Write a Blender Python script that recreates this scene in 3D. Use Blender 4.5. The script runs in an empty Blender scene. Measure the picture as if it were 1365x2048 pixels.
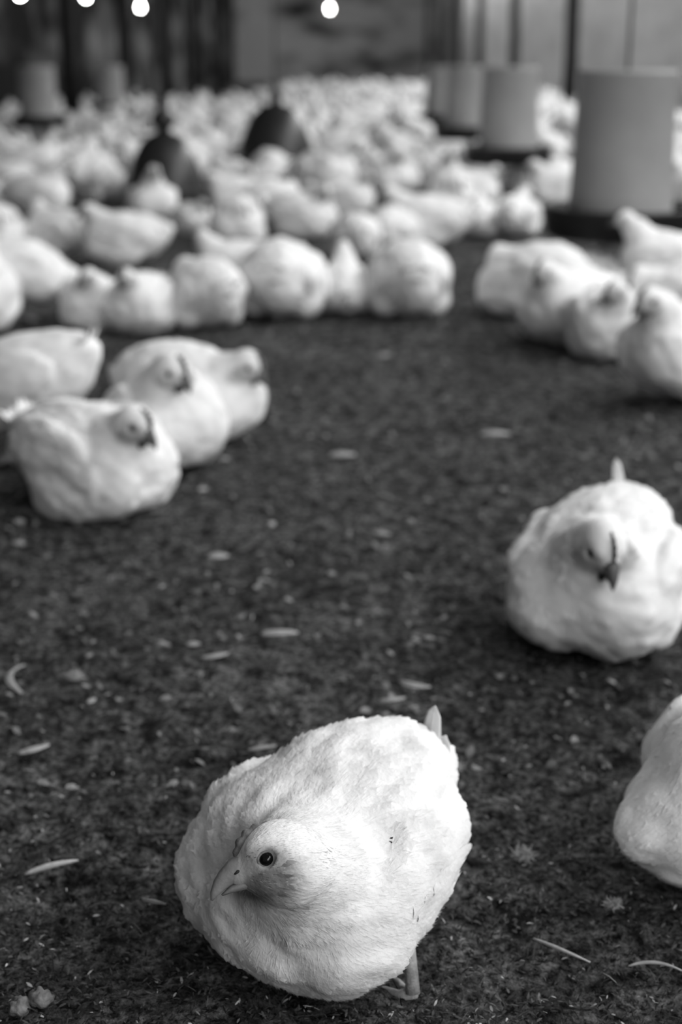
import bpy, math, random
import numpy as np
from mathutils import Vector, Matrix

random.seed(7)
RNG = np.random.default_rng(11)
SC = bpy.context.scene
COL = SC.collection

# ------------------------------------------------------------------ camera, world, light, exposure
CAM_H = 0.68
PITCH = math.radians(17.45)
FPX = 2048 * 50.0 / 36.0
cam = bpy.data.cameras.new('camera')
cam.sensor_fit = 'VERTICAL'
cam.sensor_height = 36.0
cam.sensor_width = 24.0
cam.lens = 50.0
cam.clip_end = 300
cam.dof.use_dof = True
cam.dof.focus_distance = 1.0
cam.dof.aperture_fstop = 4.4
cam_ob = bpy.data.objects.new('camera', cam)
cam_ob.location = (0, 0, CAM_H)
cam_ob.rotation_euler = (math.pi / 2 - PITCH, 0, 0)
COL.objects.link(cam_ob)
SC.camera = cam_ob

world = bpy.data.worlds.new('overcast')
SC.world = world
world.use_nodes = True
world.node_tree.nodes['Background'].inputs[0].default_value = (1, 1, 1, 1)
world.node_tree.nodes['Background'].inputs[1].default_value = 0.165


def area(name, loc, target, sx, sy, power):
    l = bpy.data.lights.new(name, 'AREA')
    l.shape = 'RECTANGLE'
    l.size, l.size_y = sx, sy
    l.energy = power
    o = bpy.data.objects.new(name, l)
    o.location = loc
    d = Vector(target) - Vector(loc)
    z = -d.normalized()
    x = Vector((0, 1, 0))
    y = z.cross(x).normalized()
    x = y.cross(z).normalized()
    o.rotation_euler = Matrix((x, y, z)).transposed().to_euler()
    COL.objects.link(o)
    return o


# daylight through the open upper side of the shed, along its whole length
area('side_daylight', (3.85, 25, 3.5), (0.0, 25, 0.0), 54, 1.1, 1600)
# fill light added behind the camera to brighten breasts facing it
area('front_fill', (2.3, -2.6, 2.3), (0.1, 1.3, 0.0), 3.0, 1.6, 98)
# overhead light added above and beyond the nearest birds
area('top_light', (1.2, 4.2, 4.2), (0.2, 2.2, 0.0), 4.0, 2.5, 46)

SC.view_settings.view_transform = 'Standard'
SC.view_settings.look = 'None'
SC.view_settings.gamma = 1.0
SC.view_settings.use_curve_mapping = False
SC.view_settings.exposure = 0.0

# ------------------------------------------------------------------ helpers


def ground(px, py, z=0.0):
    """world point at height z seen at a pixel of the 1365x2048 frame"""
    u, v = (px - 682.5) / FPX, (1024 - py) / FPX
    d = Vector((u, math.cos(PITCH) + v * math.sin(PITCH), -math.sin(PITCH) + v * math.cos(PITCH)))
    t = (z - CAM_H) / d.z
    return Vector((d.x * t, d.y * t, z))


def tag(o, label=None, cat=None, group=None, kind=None):
    if label: o['label'] = label
    if cat: o['category'] = cat
    if group: o['group'] = group
    if kind: o['kind'] = kind
    return o


def empty(name, loc=(0, 0, 0), rz=0.0):
    o = bpy.data.objects.new(name, None)
    o.empty_display_size = 0.05
    o.location = loc
    o.rotation_euler = (0, 0, rz)
    COL.objects.link(o)
    return o


def mesh_ob(name, V, F, mat, parent=None, smooth=True, attrs=None):
    me = bpy.data.meshes.new(name)
    V = np.asarray(V, dtype=np.float32)
    if isinstance(F, np.ndarray):
        k = F.shape[1]
        me.vertices.add(len(V))
        me.vertices.foreach_set('co', V.ravel())
        me.loops.add(F.size)
        me.loops.foreach_set('vertex_index', F.astype(np.int32).ravel())
        me.polygons.add(len(F))
        me.polygons.foreach_set('loop_start', np.arange(0, F.size, k, dtype=np.int32))
        me.update(calc_edges=True)
    else:
        me.from_pydata([tuple(map(float, v)) for v in V], [], F)
    me.validate()
    if smooth:
        me.polygons.foreach_set('use_smooth', [True] * len(me.polygons))
    for k, a in (attrs or {}).items():
        at = me.attributes.new(k, 'FLOAT', 'POINT')
        at.data.foreach_set('value', np.asarray(a, dtype=np.float32))
    for m in (mat if isinstance(mat, (list, tuple)) else [mat]):
        me.materials.append(m)
    o = bpy.data.objects.new(name, me)
    COL.objects.link(o)
    if parent is not None:
        o.parent = parent
    return o


class MB:
    def __init__(s):
        s.V, s.F = [], []

    def add(s, V, F):
        n = len(s.V)
        s.V += [tuple(v) for v in V]
        s.F += [tuple(i + n for i in f) for f in F]

    def tube(s, pts, rad, n=10, flat=1.0, side=None, up=None):
        """loft along a polyline; rad: list of radii or (ra, rb) pairs"""
        pts = [Vector(p) for p in pts]
        V, F = [], []
        ref = Vector(up) if up is not None else None
        for i, p in enumerate(pts):
            t = (pts[min(i + 1, len(pts) - 1)] - pts[max(i - 1, 0)]).normalized()
            if ref is None:
                ref = Vector((0, 0, 1)) if abs(t.z) < 0.9 else Vector((1, 0, 0))
            a = t.cross(ref).normalized()
            b = a.cross(t).normalized()
            if up is None:
                ref = b
            r = rad[i]
            ra, rb = r if isinstance(r, (tuple, list)) else (r, r)
            for k in range(n):
                w = 2 * math.pi * k / n
                V.append(p + a * (math.cos(w) * ra) + b * (math.sin(w) * rb))
        m = len(pts)
        for i in range(m - 1):
            for k in range(n):
                F.append((i * n + k, i * n + (k + 1) % n, (i + 1) * n + (k + 1) % n, (i + 1) * n + k))
        F.append(tuple(range(n - 1, -1, -1)))
        F.append(tuple((m - 1) * n + k for k in range(n)))
        s.add(V, F)

    def lathe(s, prof, n=40, c=(0, 0, 0), close=True):
        V, F = [], []
        for r, z in prof:
            for k in range(n):
                w = 2 * math.pi * k / n
                V.append((c[0] + r * math.cos(w), c[1] + r * math.sin(w), c[2] + z))
        m = len(prof)
        for i in range(m - 1):
            for k in range(n):
                F.append((i * n + k, i * n + (k + 1) % n, (i + 1) * n + (k + 1) % n, (i + 1) * n + k))
        if close:
            F.append(tuple(range(n - 1, -1, -1)))
            F.append(tuple((m - 1) * n + k for k in range(n)))
        s.add(V, F)

    def ball(s, c, r, nu=16, nv=10):
        c = Vector(c)
        rx, ry, rz = r if isinstance(r, (tuple, list)) else (r, r, r)
        V = [c + Vector((0, 0, rz))]
        for i in range(1, nv):
            a = math.pi * i / nv
            for k in range(nu):
                w = 2 * math.pi * k / nu
                V.append(c + Vector((rx * math.sin(a) * math.cos(w), ry * math.sin(a) * math.sin(w), rz * math.cos(a))))
        V.append(c - Vector((0, 0, rz)))
        F = [(0, 1 + k, 1 + (k + 1) % nu) for k in range(nu)]
        for i in range(nv - 2):
            for k in range(nu):
                F.append((1 + i * nu + k, 1 + (i + 1) * nu + k, 1 + (i + 1) * nu + (k + 1) % nu, 1 + i * nu + (k + 1) % nu))
        e = len(V) - 1
        F += [(e, 1 + (nv - 2) * nu + (k + 1) % nu, 1 + (nv - 2) * nu + k) for k in range(nu)]
        s.add(V, F)

    def box(s, lo, hi):
        x0, y0, z0 = lo
        x1, y1, z1 = hi
        s.add([(x0, y0, z0), (x1, y0, z0), (x1, y1, z0), (x0, y1, z0), (x0, y0, z1), (x1, y0, z1), (x1, y1, z1), (x0, y1, z1)],
              [(0, 3, 2, 1), (4, 5, 6, 7), (0, 1, 5, 4), (1, 2, 6, 5), (2, 3, 7, 6), (3, 0, 4, 7)])

    def build(s, name, mat, parent=None, smooth=True):
        return mesh_ob(name, s.V, s.F, mat, parent, smooth)


def ncol(v):
    return (v, v, v, 1)


def mat_simple(name, v, rough=0.8, spec=0.3, noise=0.0, nscale=20.0, bump=0.0, bscale=80.0):
    m = bpy.data.materials.new(name)
    m.use_nodes = True
    nt = m.node_tree
    b = nt.nodes['Principled BSDF']
    b.inputs['Base Color'].default_value = ncol(v)
    b.inputs['Roughness'].default_value = rough
    b.inputs['Specular IOR Level'].default_value = spec
    tc = nt.nodes.new('ShaderNodeTexCoord')
    if noise > 0:
        n = nt.nodes.new('ShaderNodeTexNoise')
        n.inputs['Scale'].default_value = nscale
        n.inputs['Detail'].default_value = 4
        nt.links.new(tc.outputs['Object'], n.inputs['Vector'])
        r = nt.nodes.new('ShaderNodeValToRGB')
        r.color_ramp.elements[0].position = 0.3
        r.color_ramp.elements[0].color = ncol(v * (1 - noise))
        r.color_ramp.elements[1].position = 0.7
        r.color_ramp.elements[1].color = ncol(min(1, v * (1 + noise)))
        nt.links.new(n.outputs['Fac'], r.inputs['Fac'])
        nt.links.new(r.outputs['Color'], b.inputs['Base Color'])
    if bump > 0:
        n = nt.nodes.new('ShaderNodeTexNoise')
        n.inputs['Scale'].default_value = bscale
        n.inputs['Detail'].default_value = 4
        nt.links.new(tc.outputs['Object'], n.inputs['Vector'])
        bp = nt.nodes.new('ShaderNodeBump')
        bp.inputs['Strength'].default_value = 1.0
        bp.inputs['Distance'].default_value = bump
        nt.links.new(n.outputs['Fac'], bp.inputs['Height'])
        nt.links.new(bp.outputs['Normal'], b.inputs['Normal'])
    return m


def mat_feather():
    m = bpy.data.materials.new('white_feathers')
    m.use_nodes = True
    nt = m.node_tree
    b = nt.nodes['Principled BSDF']
    b.inputs['Roughness'].default_value = 0.9
    b.inputs['Specular IOR Level'].default_value = 0.08
    tc = nt.nodes.new('ShaderNodeTexCoord')
    # soiled patches
    n = nt.nodes.new('ShaderNodeTexNoise')
    n.inputs['Scale'].default_value = 26
    n.inputs['Detail'].default_value = 5
    nt.links.new(tc.outputs['Object'], n.inputs['Vector'])
    r = nt.nodes.new('ShaderNodeValToRGB')
    r.color_ramp.elements[0].position = 0.30
    r.color_ramp.elements[0].color = ncol(0.72)
    r.color_ramp.elements[1].position = 0.46
    r.color_ramp.elements[1].color = ncol(0.88)
    nt.links.new(n.outputs['Fac'], r.inputs['Fac'])
    at = nt.nodes.new('ShaderNodeAttribute')
    at.attribute_name = 'skin'
    mx = nt.nodes.new('ShaderNodeMix')
    mx.data_type = 'RGBA'
    mx.inputs[7].default_value = ncol(0.17)
    nt.links.new(at.outputs['Fac'], mx.inputs[0])
    nt.links.new(r.outputs['Color'], mx.inputs[6])
    nt.links.new(mx.outputs[2], b.inputs['Base Color'])
    # downy relief
    n2 = nt.nodes.new('ShaderNodeTexNoise')
    n2.inputs['Scale'].default_value = 240
    n2.inputs['Detail'].default_value = 3
    nt.links.new(tc.outputs['Object'], n2.inputs['Vector'])
    bp = nt.nodes.new('ShaderNodeBump')
    bp.inputs['Strength'].default_value = 0.6
    bp.inputs['Distance'].default_value = 0.0012
    nt.links.new(n2.outputs['Fac'], bp.inputs['Height'])
    nt.links.new(bp.outputs['Normal'], b.inputs['Normal'])
    return m


M = {}
M['feather'] = mat_feather()
M['beak'] = mat_simple('horn_beak', 0.23, 0.45, 0.4, noise=0.15, nscale=120, bump=0.0004, bscale=300)
M['beak_dark'] = mat_simple('dark_beak', 0.10, 0.5, 0.4)
M['comb'] = mat_simple('red_comb', 0.055, 0.6, 0.3, noise=0.3, nscale=200)
M['comb_pale'] = mat_simple('pale_comb', 0.15, 0.65, 0.25, noise=0.35, nscale=160, bump=0.0006, bscale=400)
M['eye'] = mat_simple('dark_eye', 0.004, 0.08, 0.3)
M['lid'] = mat_simple('eyelid_skin', 0.20, 0.7, 0.2, noise=0.3, nscale=300, bump=0.0004, bscale=600)
M['nostril'] = mat_simple('nostril', 0.05, 0.8, 0.1)
M['leg'] = mat_simple('scaly_leg', 0.36, 0.6, 0.3, noise=0.35, nscale=150, bump=0.0008, bscale=350)
M['quill'] = mat_simple('loose_feather', 0.36, 0.8, 0.15, noise=0.2, nscale=90)
M['straw'] = mat_simple('straw', 0.42, 0.7, 0.2, noise=0.3, nscale=100)
M['feeder'] = mat_simple('grey_plastic', 0.36, 0.5, 0.3, noise=0.08, nscale=6)
M['feeder_tray'] = mat_simple('dark_plastic_tray', 0.018, 0.55, 0.3)
M['drinker'] = mat_simple('dark_plastic_bell', 0.022, 0.35, 0.4)
M['rope'] = mat_simple('hanging_rope', 0.12, 0.9, 0.1)
M['post'] = mat_simple('dark_timber', 0.016, 0.8, 0.2, noise=0.4, nscale=8, bump=0.004, bscale=20)
M['timber'] = mat_simple('grey_timber', 0.14, 0.85, 0.2, noise=0.3, nscale=10)
M['clump'] = mat_simple('dried_dropping', 0.17, 0.9, 0.1, noise=0.6, nscale=90, bump=0.002, bscale=180)
M['bush'] = mat_simple('dark_leaves', 0.03, 0.8, 0.2, noise=0.5, nscale=3)


def mat_emit(name, s):
    m = bpy.data.materials.new(name)
    m.use_nodes = True
    nt = m.node_tree
    b = nt.nodes['Principled BSDF']
    b.inputs['Base Color'].default_value = ncol(0.9)
    b.inputs['Emission Color'].default_value = ncol(1)
    b.inputs['Emission Strength'].default_value = s
    return m


M['bulb'] = mat_emit('lit_bulb', 45.0)


def mat_litter():
    """dark damp litter of husks: fine grains, paler worn patches"""
    m = bpy.data.materials.new('dark_litter')
    m.use_nodes = True
    nt = m.node_tree
    b = nt.nodes['Principled BSDF']
    b.inputs['Roughness'].default_value = 0.95
    b.inputs['Specular IOR Level'].default_value = 0.1
    tc = nt.nodes.new('ShaderNodeTexCoord')

    def noise(scale, detail=4, rough=0.6):
        n = nt.nodes.new('ShaderNodeTexNoise')
        n.inputs['Scale'].default_value = scale
        n.inputs['Detail'].default_value = detail
        n.inputs['Roughness'].default_value = rough
        nt.links.new(tc.outputs['Object'], n.inputs['Vector'])
        return n

    def ramp(src, a, ca, bb, cb):
        r = nt.nodes.new('ShaderNodeValToRGB')
        r.color_ramp.elements[0].position = a
        r.color_ramp.elements[0].color = ncol(ca)
        r.color_ramp.elements[1].position = bb
        r.color_ramp.elements[1].color = ncol(cb)
        nt.links.new(src, r.inputs['Fac'])
        return r

    def mix(kind, a, bb, fac=1.0):
        x = nt.nodes.new('ShaderNodeMix')
        x.data_type = 'RGBA'
        x.blend_type = kind
        x.inputs[0].default_value = fac
        nt.links.new(a, x.inputs[6])
        nt.links.new(bb, x.inputs[7])
        return x

    fine = ramp(noise(130, 5, 0.75).outputs['Fac'], 0.40, 0.008, 0.66, 0.20)
    mid = ramp(noise(36, 4, 0.65).outputs['Fac'], 0.36, 0.22, 0.66, 2.4)
    big = ramp(noise(4.5, 3, 0.55).outputs['Fac'], 0.3, 0.6, 0.7, 1.35)
    c = mix('MULTIPLY', fine.outputs['Color'], mid.outputs['Color'])
    c = mix('MULTIPLY', c.outputs[2], big.outputs['Color'])
    nt.links.new(c.outputs[2], b.inputs['Base Color'])
    bp = nt.nodes.new('ShaderNodeBump')
    bp.inputs['Distance'].default_value = 0.016
    nt.links.new(noise(90, 6, 0.75).outputs['Fac'], bp.inputs['Height'])
    nt.links.new(bp.outputs['Normal'], b.inputs['Normal'])
    return m


def mat_tone(name, k=1.0):
    m = bpy.data.materials.new(name)
    m.use_nodes = True
    nt = m.node_tree
    b = nt.nodes['Principled BSDF']
    b.inputs['Roughness'].default_value = 0.75
    b.inputs['Specular IOR Level'].default_value = 0.25
    at = nt.nodes.new('ShaderNodeAttribute')
    at.attribute_name = 'tone'
    nt.links.new(at.outputs['Fac'], b.inputs['Base Color'])
    return m


M['litter'] = mat_litter()
M['husk'] = mat_tone('husk')


def mat_wall(name, lo, hi, sx, sy, sz, a=0.35, b_=0.65):
    m = bpy.data.materials.new(name)
    m.use_nodes = True
    nt = m.node_tree
    b = nt.nodes['Principled BSDF']
    b.inputs['Roughness'].default_value = 0.9
    b.inputs['Specular IOR Level'].default_value = 0.1
    tc = nt.nodes.new('ShaderNodeTexCoord')
    mp = nt.nodes.new('ShaderNodeMapping')
    mp.inputs['Scale'].default_value = (sx, sy, sz)
    nt.links.new(tc.outputs['Object'], mp.inputs['Vector'])
    n = nt.nodes.new('ShaderNodeTexNoise')
    n.inputs['Scale'].default_value = 1
    n.inputs['Detail'].default_value = 3
    nt.links.new(mp.outputs['Vector'], n.inputs['Vector'])
    r = nt.nodes.new('ShaderNodeValToRGB')
    r.color_ramp.elements[0].position = a
    r.color_ramp.elements[0].color = ncol(lo)
    r.color_ramp.elements[1].position = b_
    r.color_ramp.elements[1].color = ncol(hi)
    nt.links.new(n.outputs['Fac'], r.inputs['Fac'])
    nt.links.new(r.outputs['Color'], b.inputs['Base Color'])
    return m


M['curtain'] = mat_wall('pale_side_curtain', 0.62, 0.78, 0.6, 0.6, 2.5)
M['wall_dark'] = mat_wall('dark_boarded_wall', 0.010, 0.22, 1, 0.55, 1.1, 0.42, 0.72)
M['wall_end'] = mat_wall('mottled_end_wall', 0.05, 0.85, 0.45, 1, 0.9, 0.33, 0.54)  # end wall mottled pale and dark at random

# ------------------------------------------------------------------ numpy noise / sdf tools
_PERM = RNG.random((32, 32, 32))


def vnoise(p, scale):
    q = p * scale
    i = np.floor(q).astype(int)
    f = q - i
    f = f * f * (3 - 2 * f)
    r = 0
    for dx in (0, 1):
        for dy in (0, 1):
            for dz in (0, 1):
                w = (f[:, 0] if dx else 1 - f[:, 0]) * (f[:, 1] if dy else 1 - f[:, 1]) * (f[:, 2] if dz else 1 - f[:, 2])
                r = r + w * _PERM[(i[:, 0] + dx) % 32, (i[:, 1] + dy) % 32, (i[:, 2] + dz) % 32]
    return r - 0.5


def sstep(x, a, b):
    t = np.clip((x - a) / (b - a), 0, 1)
    return t * t * (3 - 2 * t)


def smin(a, b, k):
    h = np.maximum(k - np.abs(a - b), 0) / k
    return np.minimum(a, b) - h * h * k * 0.25


def s_ell(p, c, r, R=None):
    q = p - np.asarray(c)
    if R is not None:
        q = q @ R
    r = np.asarray(r)
    k0 = np.linalg.norm(q / r, axis=1)
    k1 = np.linalg.norm(q / (r * r), axis=1)
    return k0 * (k0 - 1) / np.maximum(k1, 1e-9)


def s_cone(p, a, b, ra, rb):
    a, b = np.asarray(a), np.asarray(b)
    ab = b - a
    t = np.clip(((p - a) @ ab) / (ab @ ab), 0, 1)
    return np.linalg.norm(p - a - t[:, None] * ab, axis=1) - (ra + (rb - ra) * t)


def unit(v):
    v = np.asarray(v, float)
    return v / np.linalg.norm(v)


def surface(f, lo, hi, h):
    """surface nets"""
    n = [int(math.ceil((b - a) / h)) + 1 for a, b in zip(lo, hi)]
    ax = [lo[i] + h * np.arange(n[i]) for i in range(3)]
    D = np.empty(n)
    Y, Z = np.meshgrid(ax[1], ax[2], indexing='ij')
    for i in range(0, n[0], 16):
        xs = ax[0][i:i + 16]
        P = np.stack([np.repeat(xs, Y.size), np.tile(Y.ravel(), len(xs)), np.tile(Z.ravel(), len(xs))], 1)
        D[i:i + 16] = f(P).reshape(len(xs), n[1], n[2])
    S = D < 0
    cn = [(a, b, c) for a in (0, 1) for b in (0, 1) for c in (0, 1)]

    def sl(A, o):
        return A[o[0]:n[0] - 1 + o[0], o[1]:n[1] - 1 + o[1], o[2]:n[2] - 1 + o[2]]
    cnt = sum(sl(S, o).astype(int) for o in cn)
    act = (cnt > 0) & (cnt < 8)
    idx = np.full(act.shape, -1)
    I = np.argwhere(act)
    idx[act] = np.arange(len(I))
    acc = np.zeros((len(I), 3))
    num = np.zeros(len(I))
    for o in cn:
        for d in range(3):
            if o[d] == 0:
                o2 = list(o)
                o2[d] = 1
                A = D[I[:, 0] + o[0], I[:, 1] + o[1], I[:, 2] + o[2]]
                B = D[I[:, 0] + o2[0], I[:, 1] + o2[1], I[:, 2] + o2[2]]
                c = (A < 0) != (B < 0)
                t = np.where(c, A / np.where(c, A - B, 1), 0)
                q = np.tile(np.array(o, float), (len(I), 1))
                q[:, d] += t
                acc[c] += q[c]
                num[c] += 1
    V = (I + acc / num[:, None]) * h + np.array(lo)
    F = []
    for d in range(3):
        o1, o2 = [(1, 2), (2, 0), (0, 1)][d]
        sa = [slice(1, n[k] - 1) for k in range(3)]
        sb = list(sa)
        sa[d] = slice(0, n[d] - 1)
        sb[d] = slice(1, n[d])
        a, b = S[tuple(sa)], S[tuple(sb)]
        for flip in (False, True):
            E = np.argwhere((a & ~b) if not flip else (~a & b))
            off = np.ones(3, int)
            off[d] = 0
            E = E + off
            e1, e2 = np.zeros(3, int), np.zeros(3, int)
            e1[o1], e2[o2] = 1, 1
            q = [E - e1 - e2, E - e2, E, E - e1]
            if flip:
                q = q[::-1]
            F.append(np.stack([idx[k[:, 0], k[:, 1], k[:, 2]] for k in q], 1))
    return V, np.concatenate(F)


def grad(f, p, e=0.0012):
    g = np.empty_like(p)
    for i in range(3):
        d = np.zeros(3)
        d[i] = e
        g[:, i] = f(p + d) - f(p - d)
    g /= 2 * e
    return g


def project(f, p, it=2):
    for _ in range(it):
        g = grad(f, p)
        p = p - g * (f(p) / np.maximum((g * g).sum(1), 0.05))[:, None]
    return p


# ------------------------------------------------------------------ chickens


def roty(a):
    c, s = math.cos(a), math.sin(a)
    return np.array([[c, 0, s], [0, 1, 0], [-s, 0, c]])


class Hen:
    """a plump white broiler in local space: beak along +x, ground at z = 0"""

    def __init__(s, zc=0.088, pitch=0.0, head=(0.12, 0, 0.17), hf=(1, 0, -0.2), hs=1.0, length=1.0, width=1.0, tall=1.0,
                 neck=(0.075, 0, 0.035), nr=0.045, stand=False, cleft=0.3, lump=1.0, seed=0.0, wing_lift=0.0, rump_up=0.0, flat=0.0, hump=0.0, taper=0.9, nfwd=0.0, hl=None, thigh=True, face=1.0, lift=1.0):
        s.zc, s.head, s.hf, s.hs = zc, np.array(head, float), unit(hf), hs
        s.L, s.W, s.T = length, width, tall
        s.R = roty(-math.radians(pitch))          # nose up for positive pitch
        s.stand, s.cleft, s.lump, s.seed, s.wl, s.ru = stand, cleft, lump, seed, wing_lift, rump_up
        s.hump, s.taper, s.nfwd, s.thigh, s.face, s.lift = hump, taper, nfwd, thigh, face, lift
        s.flat = flat
        s.nb = s.bp(neck)
        s.nr = nr
        up = np.array([0, 0, 1.0])
        s.hl = unit(np.cross(up, s.hf)) if hl is None else unit(np.array(hl) - s.hf * (np.array(hl) @ s.hf))
        s.hu = np.cross(s.hf, s.hl)

    def bp(s, q):
        """body frame -> local"""
        q = np.array(q, float) * (s.L, s.W, s.T)
        return s.R @ q + (0, 0, s.zc)

    def hp(s, f, l, u):
        return s.head + s.hs * (f * s.hf + l * s.hl + u * s.hu)

    def sdf(s, p):
        L, W, T = s.L, s.W, s.T
        q = (p - np.array([0, 0, s.zc])) @ s.R
        q[:, 1] /= np.clip(1 + s.taper * q[:, 0] / L, 0.7, 1.12)
        E = lambda c, r: s_ell(q, np.array(c) * (L, W, T), np.array(r) * (L, W, T))
        d = E((0, 0, 0.002), (0.128, 0.098, 0.088))
        for y in (-1, 1):
            d = smin(d, E((0.062, y * (0.03 + 0.008 * s.cleft), -0.018), (0.074, 0.068 - 0.008 * s.cleft, 0.072)), 0.035 * (1.02 - s.cleft))
        d = smin(d, E((-0.085, 0, 0.012 + s.ru), (0.07, 0.066, 0.06)), 0.04)
        d = smin(d, E((-0.135, 0, 0.03 + s.ru * 1.6), (0.04, 0.032, 0.024)), 0.03)
        if s.hump:
            d = smin(d, E((-0.045, 0, 0.04 + s.hump), (0.085, 0.072, 0.05)), 0.04)
        for y in (-1, 1):
            c, r = (-0.012, y * 0.083, 0.016 + s.wl), (0.094, 0.024, 0.05)
            d = smin(d, E(c, r), 0.008)
            if not s.stand and s.thigh:
                d = smin(d, E((0.0, y * 0.066, -0.045), (0.075, 0.042, 0.045)), 0.02)
        # feather clumps, fading out on the head
        hd = np.linalg.norm(p - s.head, axis=1)
        amp = sstep(hd, 0.03, 0.075) * s.lump
        o = np.array([s.seed, s.seed * 1.7, s.seed * 0.6])
        st = np.array([0.55, 1, 1])
        d = d + amp * (0.0075 * vnoise((q * st + o), 32) + 0.0042 * vnoise(q * st + o + 3, 75))
        # neck and head
        m = 0.5 * (s.nb + s.head) + (s.nfwd - 0.005) * s.hf * (1, 1, 0)
        hb = s.hp(-0.007, 0, -0.008)
        n = s_cone(p, s.nb, m, s.nr, 0.5 * s.nr + 0.5 * 0.027 * s.hs + 0.002)
        n = smin(n, s_cone(p, m, hb, 0.5 * s.nr + 0.5 * 0.027 * s.hs, 0.0245 * s.hs), 0.02)
        n = n + sstep(hd, 0.02, 0.06) * s.lump * 0.003 * vnoise(p + o, 70)
        d = smin(d, n, 0.03)
        if s.stand:
            for y in (-1, 1):
                d = smin(d, s_cone(p, s.bp((-0.01, y * 0.05, -0.06)), (0.0 - 0.012, y * 0.052, 0.068), 0.042, 0.012), 0.02)
        k = s.hs
        Rh = np.stack([s.hf, s.hl, s.hu], 1)
        h = s_ell(p, s.hp(0, 0, 0.003), np.array((0.0285, 0.0235, 0.0260)) * k, Rh)
        h = smin(h, s_cone(p, s.hp(0.008, 0, -0.002), s.hp(0.029, 0, -0.0015), 0.0195 * k, 0.0092 * k), 0.012 * k)
        for y in (-1, 1):      # brow and cheek
            h = smin(h, s_ell(p, s.hp(0.009, y * 0.0125, 0.012), np.array((0.013, 0.006, 0.0055)) * k, Rh), 0.008 * k)
            h = smin(h, s_ell(p, s.hp(0.002, y * 0.014, -0.011), np.array((0.015, 0.009, 0.011)) * k, Rh), 0.01 * k)
            # eye socket
            h = np.maximum(h, -(s_ell(p, s.hp(0.0125, y * 0.0225, 0.0035), np.array((0.0078, 0.0058, 0.0070)) * k, Rh)))
        d = smin(d, h, 0.012 * k)
        if not s.stand:
            d = np.maximum(d, -(p[:, 2] - 0.001))
        return d

    def skin(s, p):
        r = (p - s.head) / s.hs
        f, l, u = r @ s.hf, np.abs(r @ s.hl), r @ s.hu
        face = sstep(-np.sqrt(((f - 0.016) / 0.021) ** 2 + ((u + 0.003) / 0.0165) ** 2), -1.3, -0.6) * sstep(l, 0.0005, 0.004)
        throat = sstep(-np.sqrt(((f - 0.012) / 0.020) ** 2 + ((u + 0.017) / 0.011) ** 2), -1.5, -0.3)
        return np.clip(0.72 * face + 0.8 * throat, 0, 0.92) * s.face

    def flow(s, p):
        hd = np.linalg.norm(p - s.head, axis=1)
        w = sstep(-hd, -0.075 * s.hs, -0.03 * s.hs)[:, None]
        nk = unit(s.nb - s.head)
        ax = np.clip(((p - s.head) @ nk), 0, None)
        wn = (sstep(-np.linalg.norm(p - 0.5 * (s.head + s.nb), axis=1), -0.1, -0.05) * (1 - w[:, 0]))[:, None]
        body = np.tile(s.R @ np.array([-1, 0, -0.28]), (len(p), 1))
        rel = p - s.nb
        body = body + 0.6 * rel / (np.linalg.norm(rel, axis=1)[:, None] + 0.02)
        headd = np.tile(unit(-s.hf - 0.35 * s.hu), (len(p), 1))
        rad = (p - s.hp(0.035, 0, 0))
        headd = headd + 0.8 * rad / (np.linalg.norm(rad, axis=1)[:, None] + 1e-6)
        return headd * w + (nk + 0.3 * body) * wn + body * (1 - w) * (1 - wn)


def sample(V, F, n, rng):
    a, b, c, d = (V[F[:, i]] for i in range(4))
    ar = np.linalg.norm(np.cross(c - a, d - b), axis=1)
    f = rng.choice(len(F), n, p=ar / ar.sum())
    u, v = rng.random((n, 1)), rng.random((n, 1))
    return a[f] * (1 - u) * (1 - v) + b[f] * u * (1 - v) + c[f] * u * v + d[f] * (1 - u) * v


def blades(f, p, t, L, Wd, lift, base, cols, segs, cup=0.15, proj=True, curl=0.0, jit=(0.4, 0.8)):
    """leaf-shaped cards laid along the surface. returns V, F"""
    n = len(p)
    g = grad(f, p)
    g /= np.linalg.norm(g, axis=1)[:, None] + 1e-9
    t = t - g * (t * g).sum(1)[:, None]
    t /= np.linalg.norm(t, axis=1)[:, None] + 1e-9
    b = np.cross(g, t)
    S = np.linspace(0, 1, segs + 1)
    C = np.linspace(-1, 1, cols + 1)
    pts, offs = [], []
    for i, s_ in enumerate(S):
        w = (math.sin(math.pi * min(1, 0.14 + 0.86 * s_ ** 0.75)) ** 0.7 if i < segs else 0.1)
        for c in C:
            tip = 0.12 * abs(c) * (1 if i == segs else 0)
            pts.append(p + t * ((s_ - 0.25 - tip) * L)[:, None] + b * (c * w * Wd * 0.5)[:, None])
            offs.append(base + lift * s_ ** 1.6 - cup * Wd * 0.5 * c * c * w + curl * L * s_ ** 2)
    k = len(pts)
    P = np.stack(pts, 1).reshape(-1, 3)
    O = np.stack([o if np.ndim(o) else np.full(n, o) for o in offs], 1).reshape(-1)
    if proj:
        P = project(f, P, 2)
        G = grad(f, P)
        G /= np.linalg.norm(G, axis=1)[:, None] + 1e-9
    else:
        G = np.repeat(g, k, axis=0)
    P = P + G * O[:, None]
    F = []
    m = cols + 1
    for i in range(segs):
        for j in range(cols):
            F.append((i * m + j, i * m + j + 1, (i + 1) * m + j + 1, (i + 1) * m + j))
    F = (np.arange(n)[:, None, None] * k + np.array(F)[None]).reshape(-1, 4)
    # drop cards that got torn apart in a crease
    Q = P.reshape(n, k, 3)
    ext = np.linalg.norm(Q - Q.mean(1, keepdims=True), axis=2).max(1)
    ok = ext < 0.62 * np.maximum(L, Wd)
    nn_ = int(ok.sum())
    P = Q[ok].reshape(-1, 3)
    F = F[:nn_ * segs * cols]
    return P, F, jit, nn_


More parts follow.
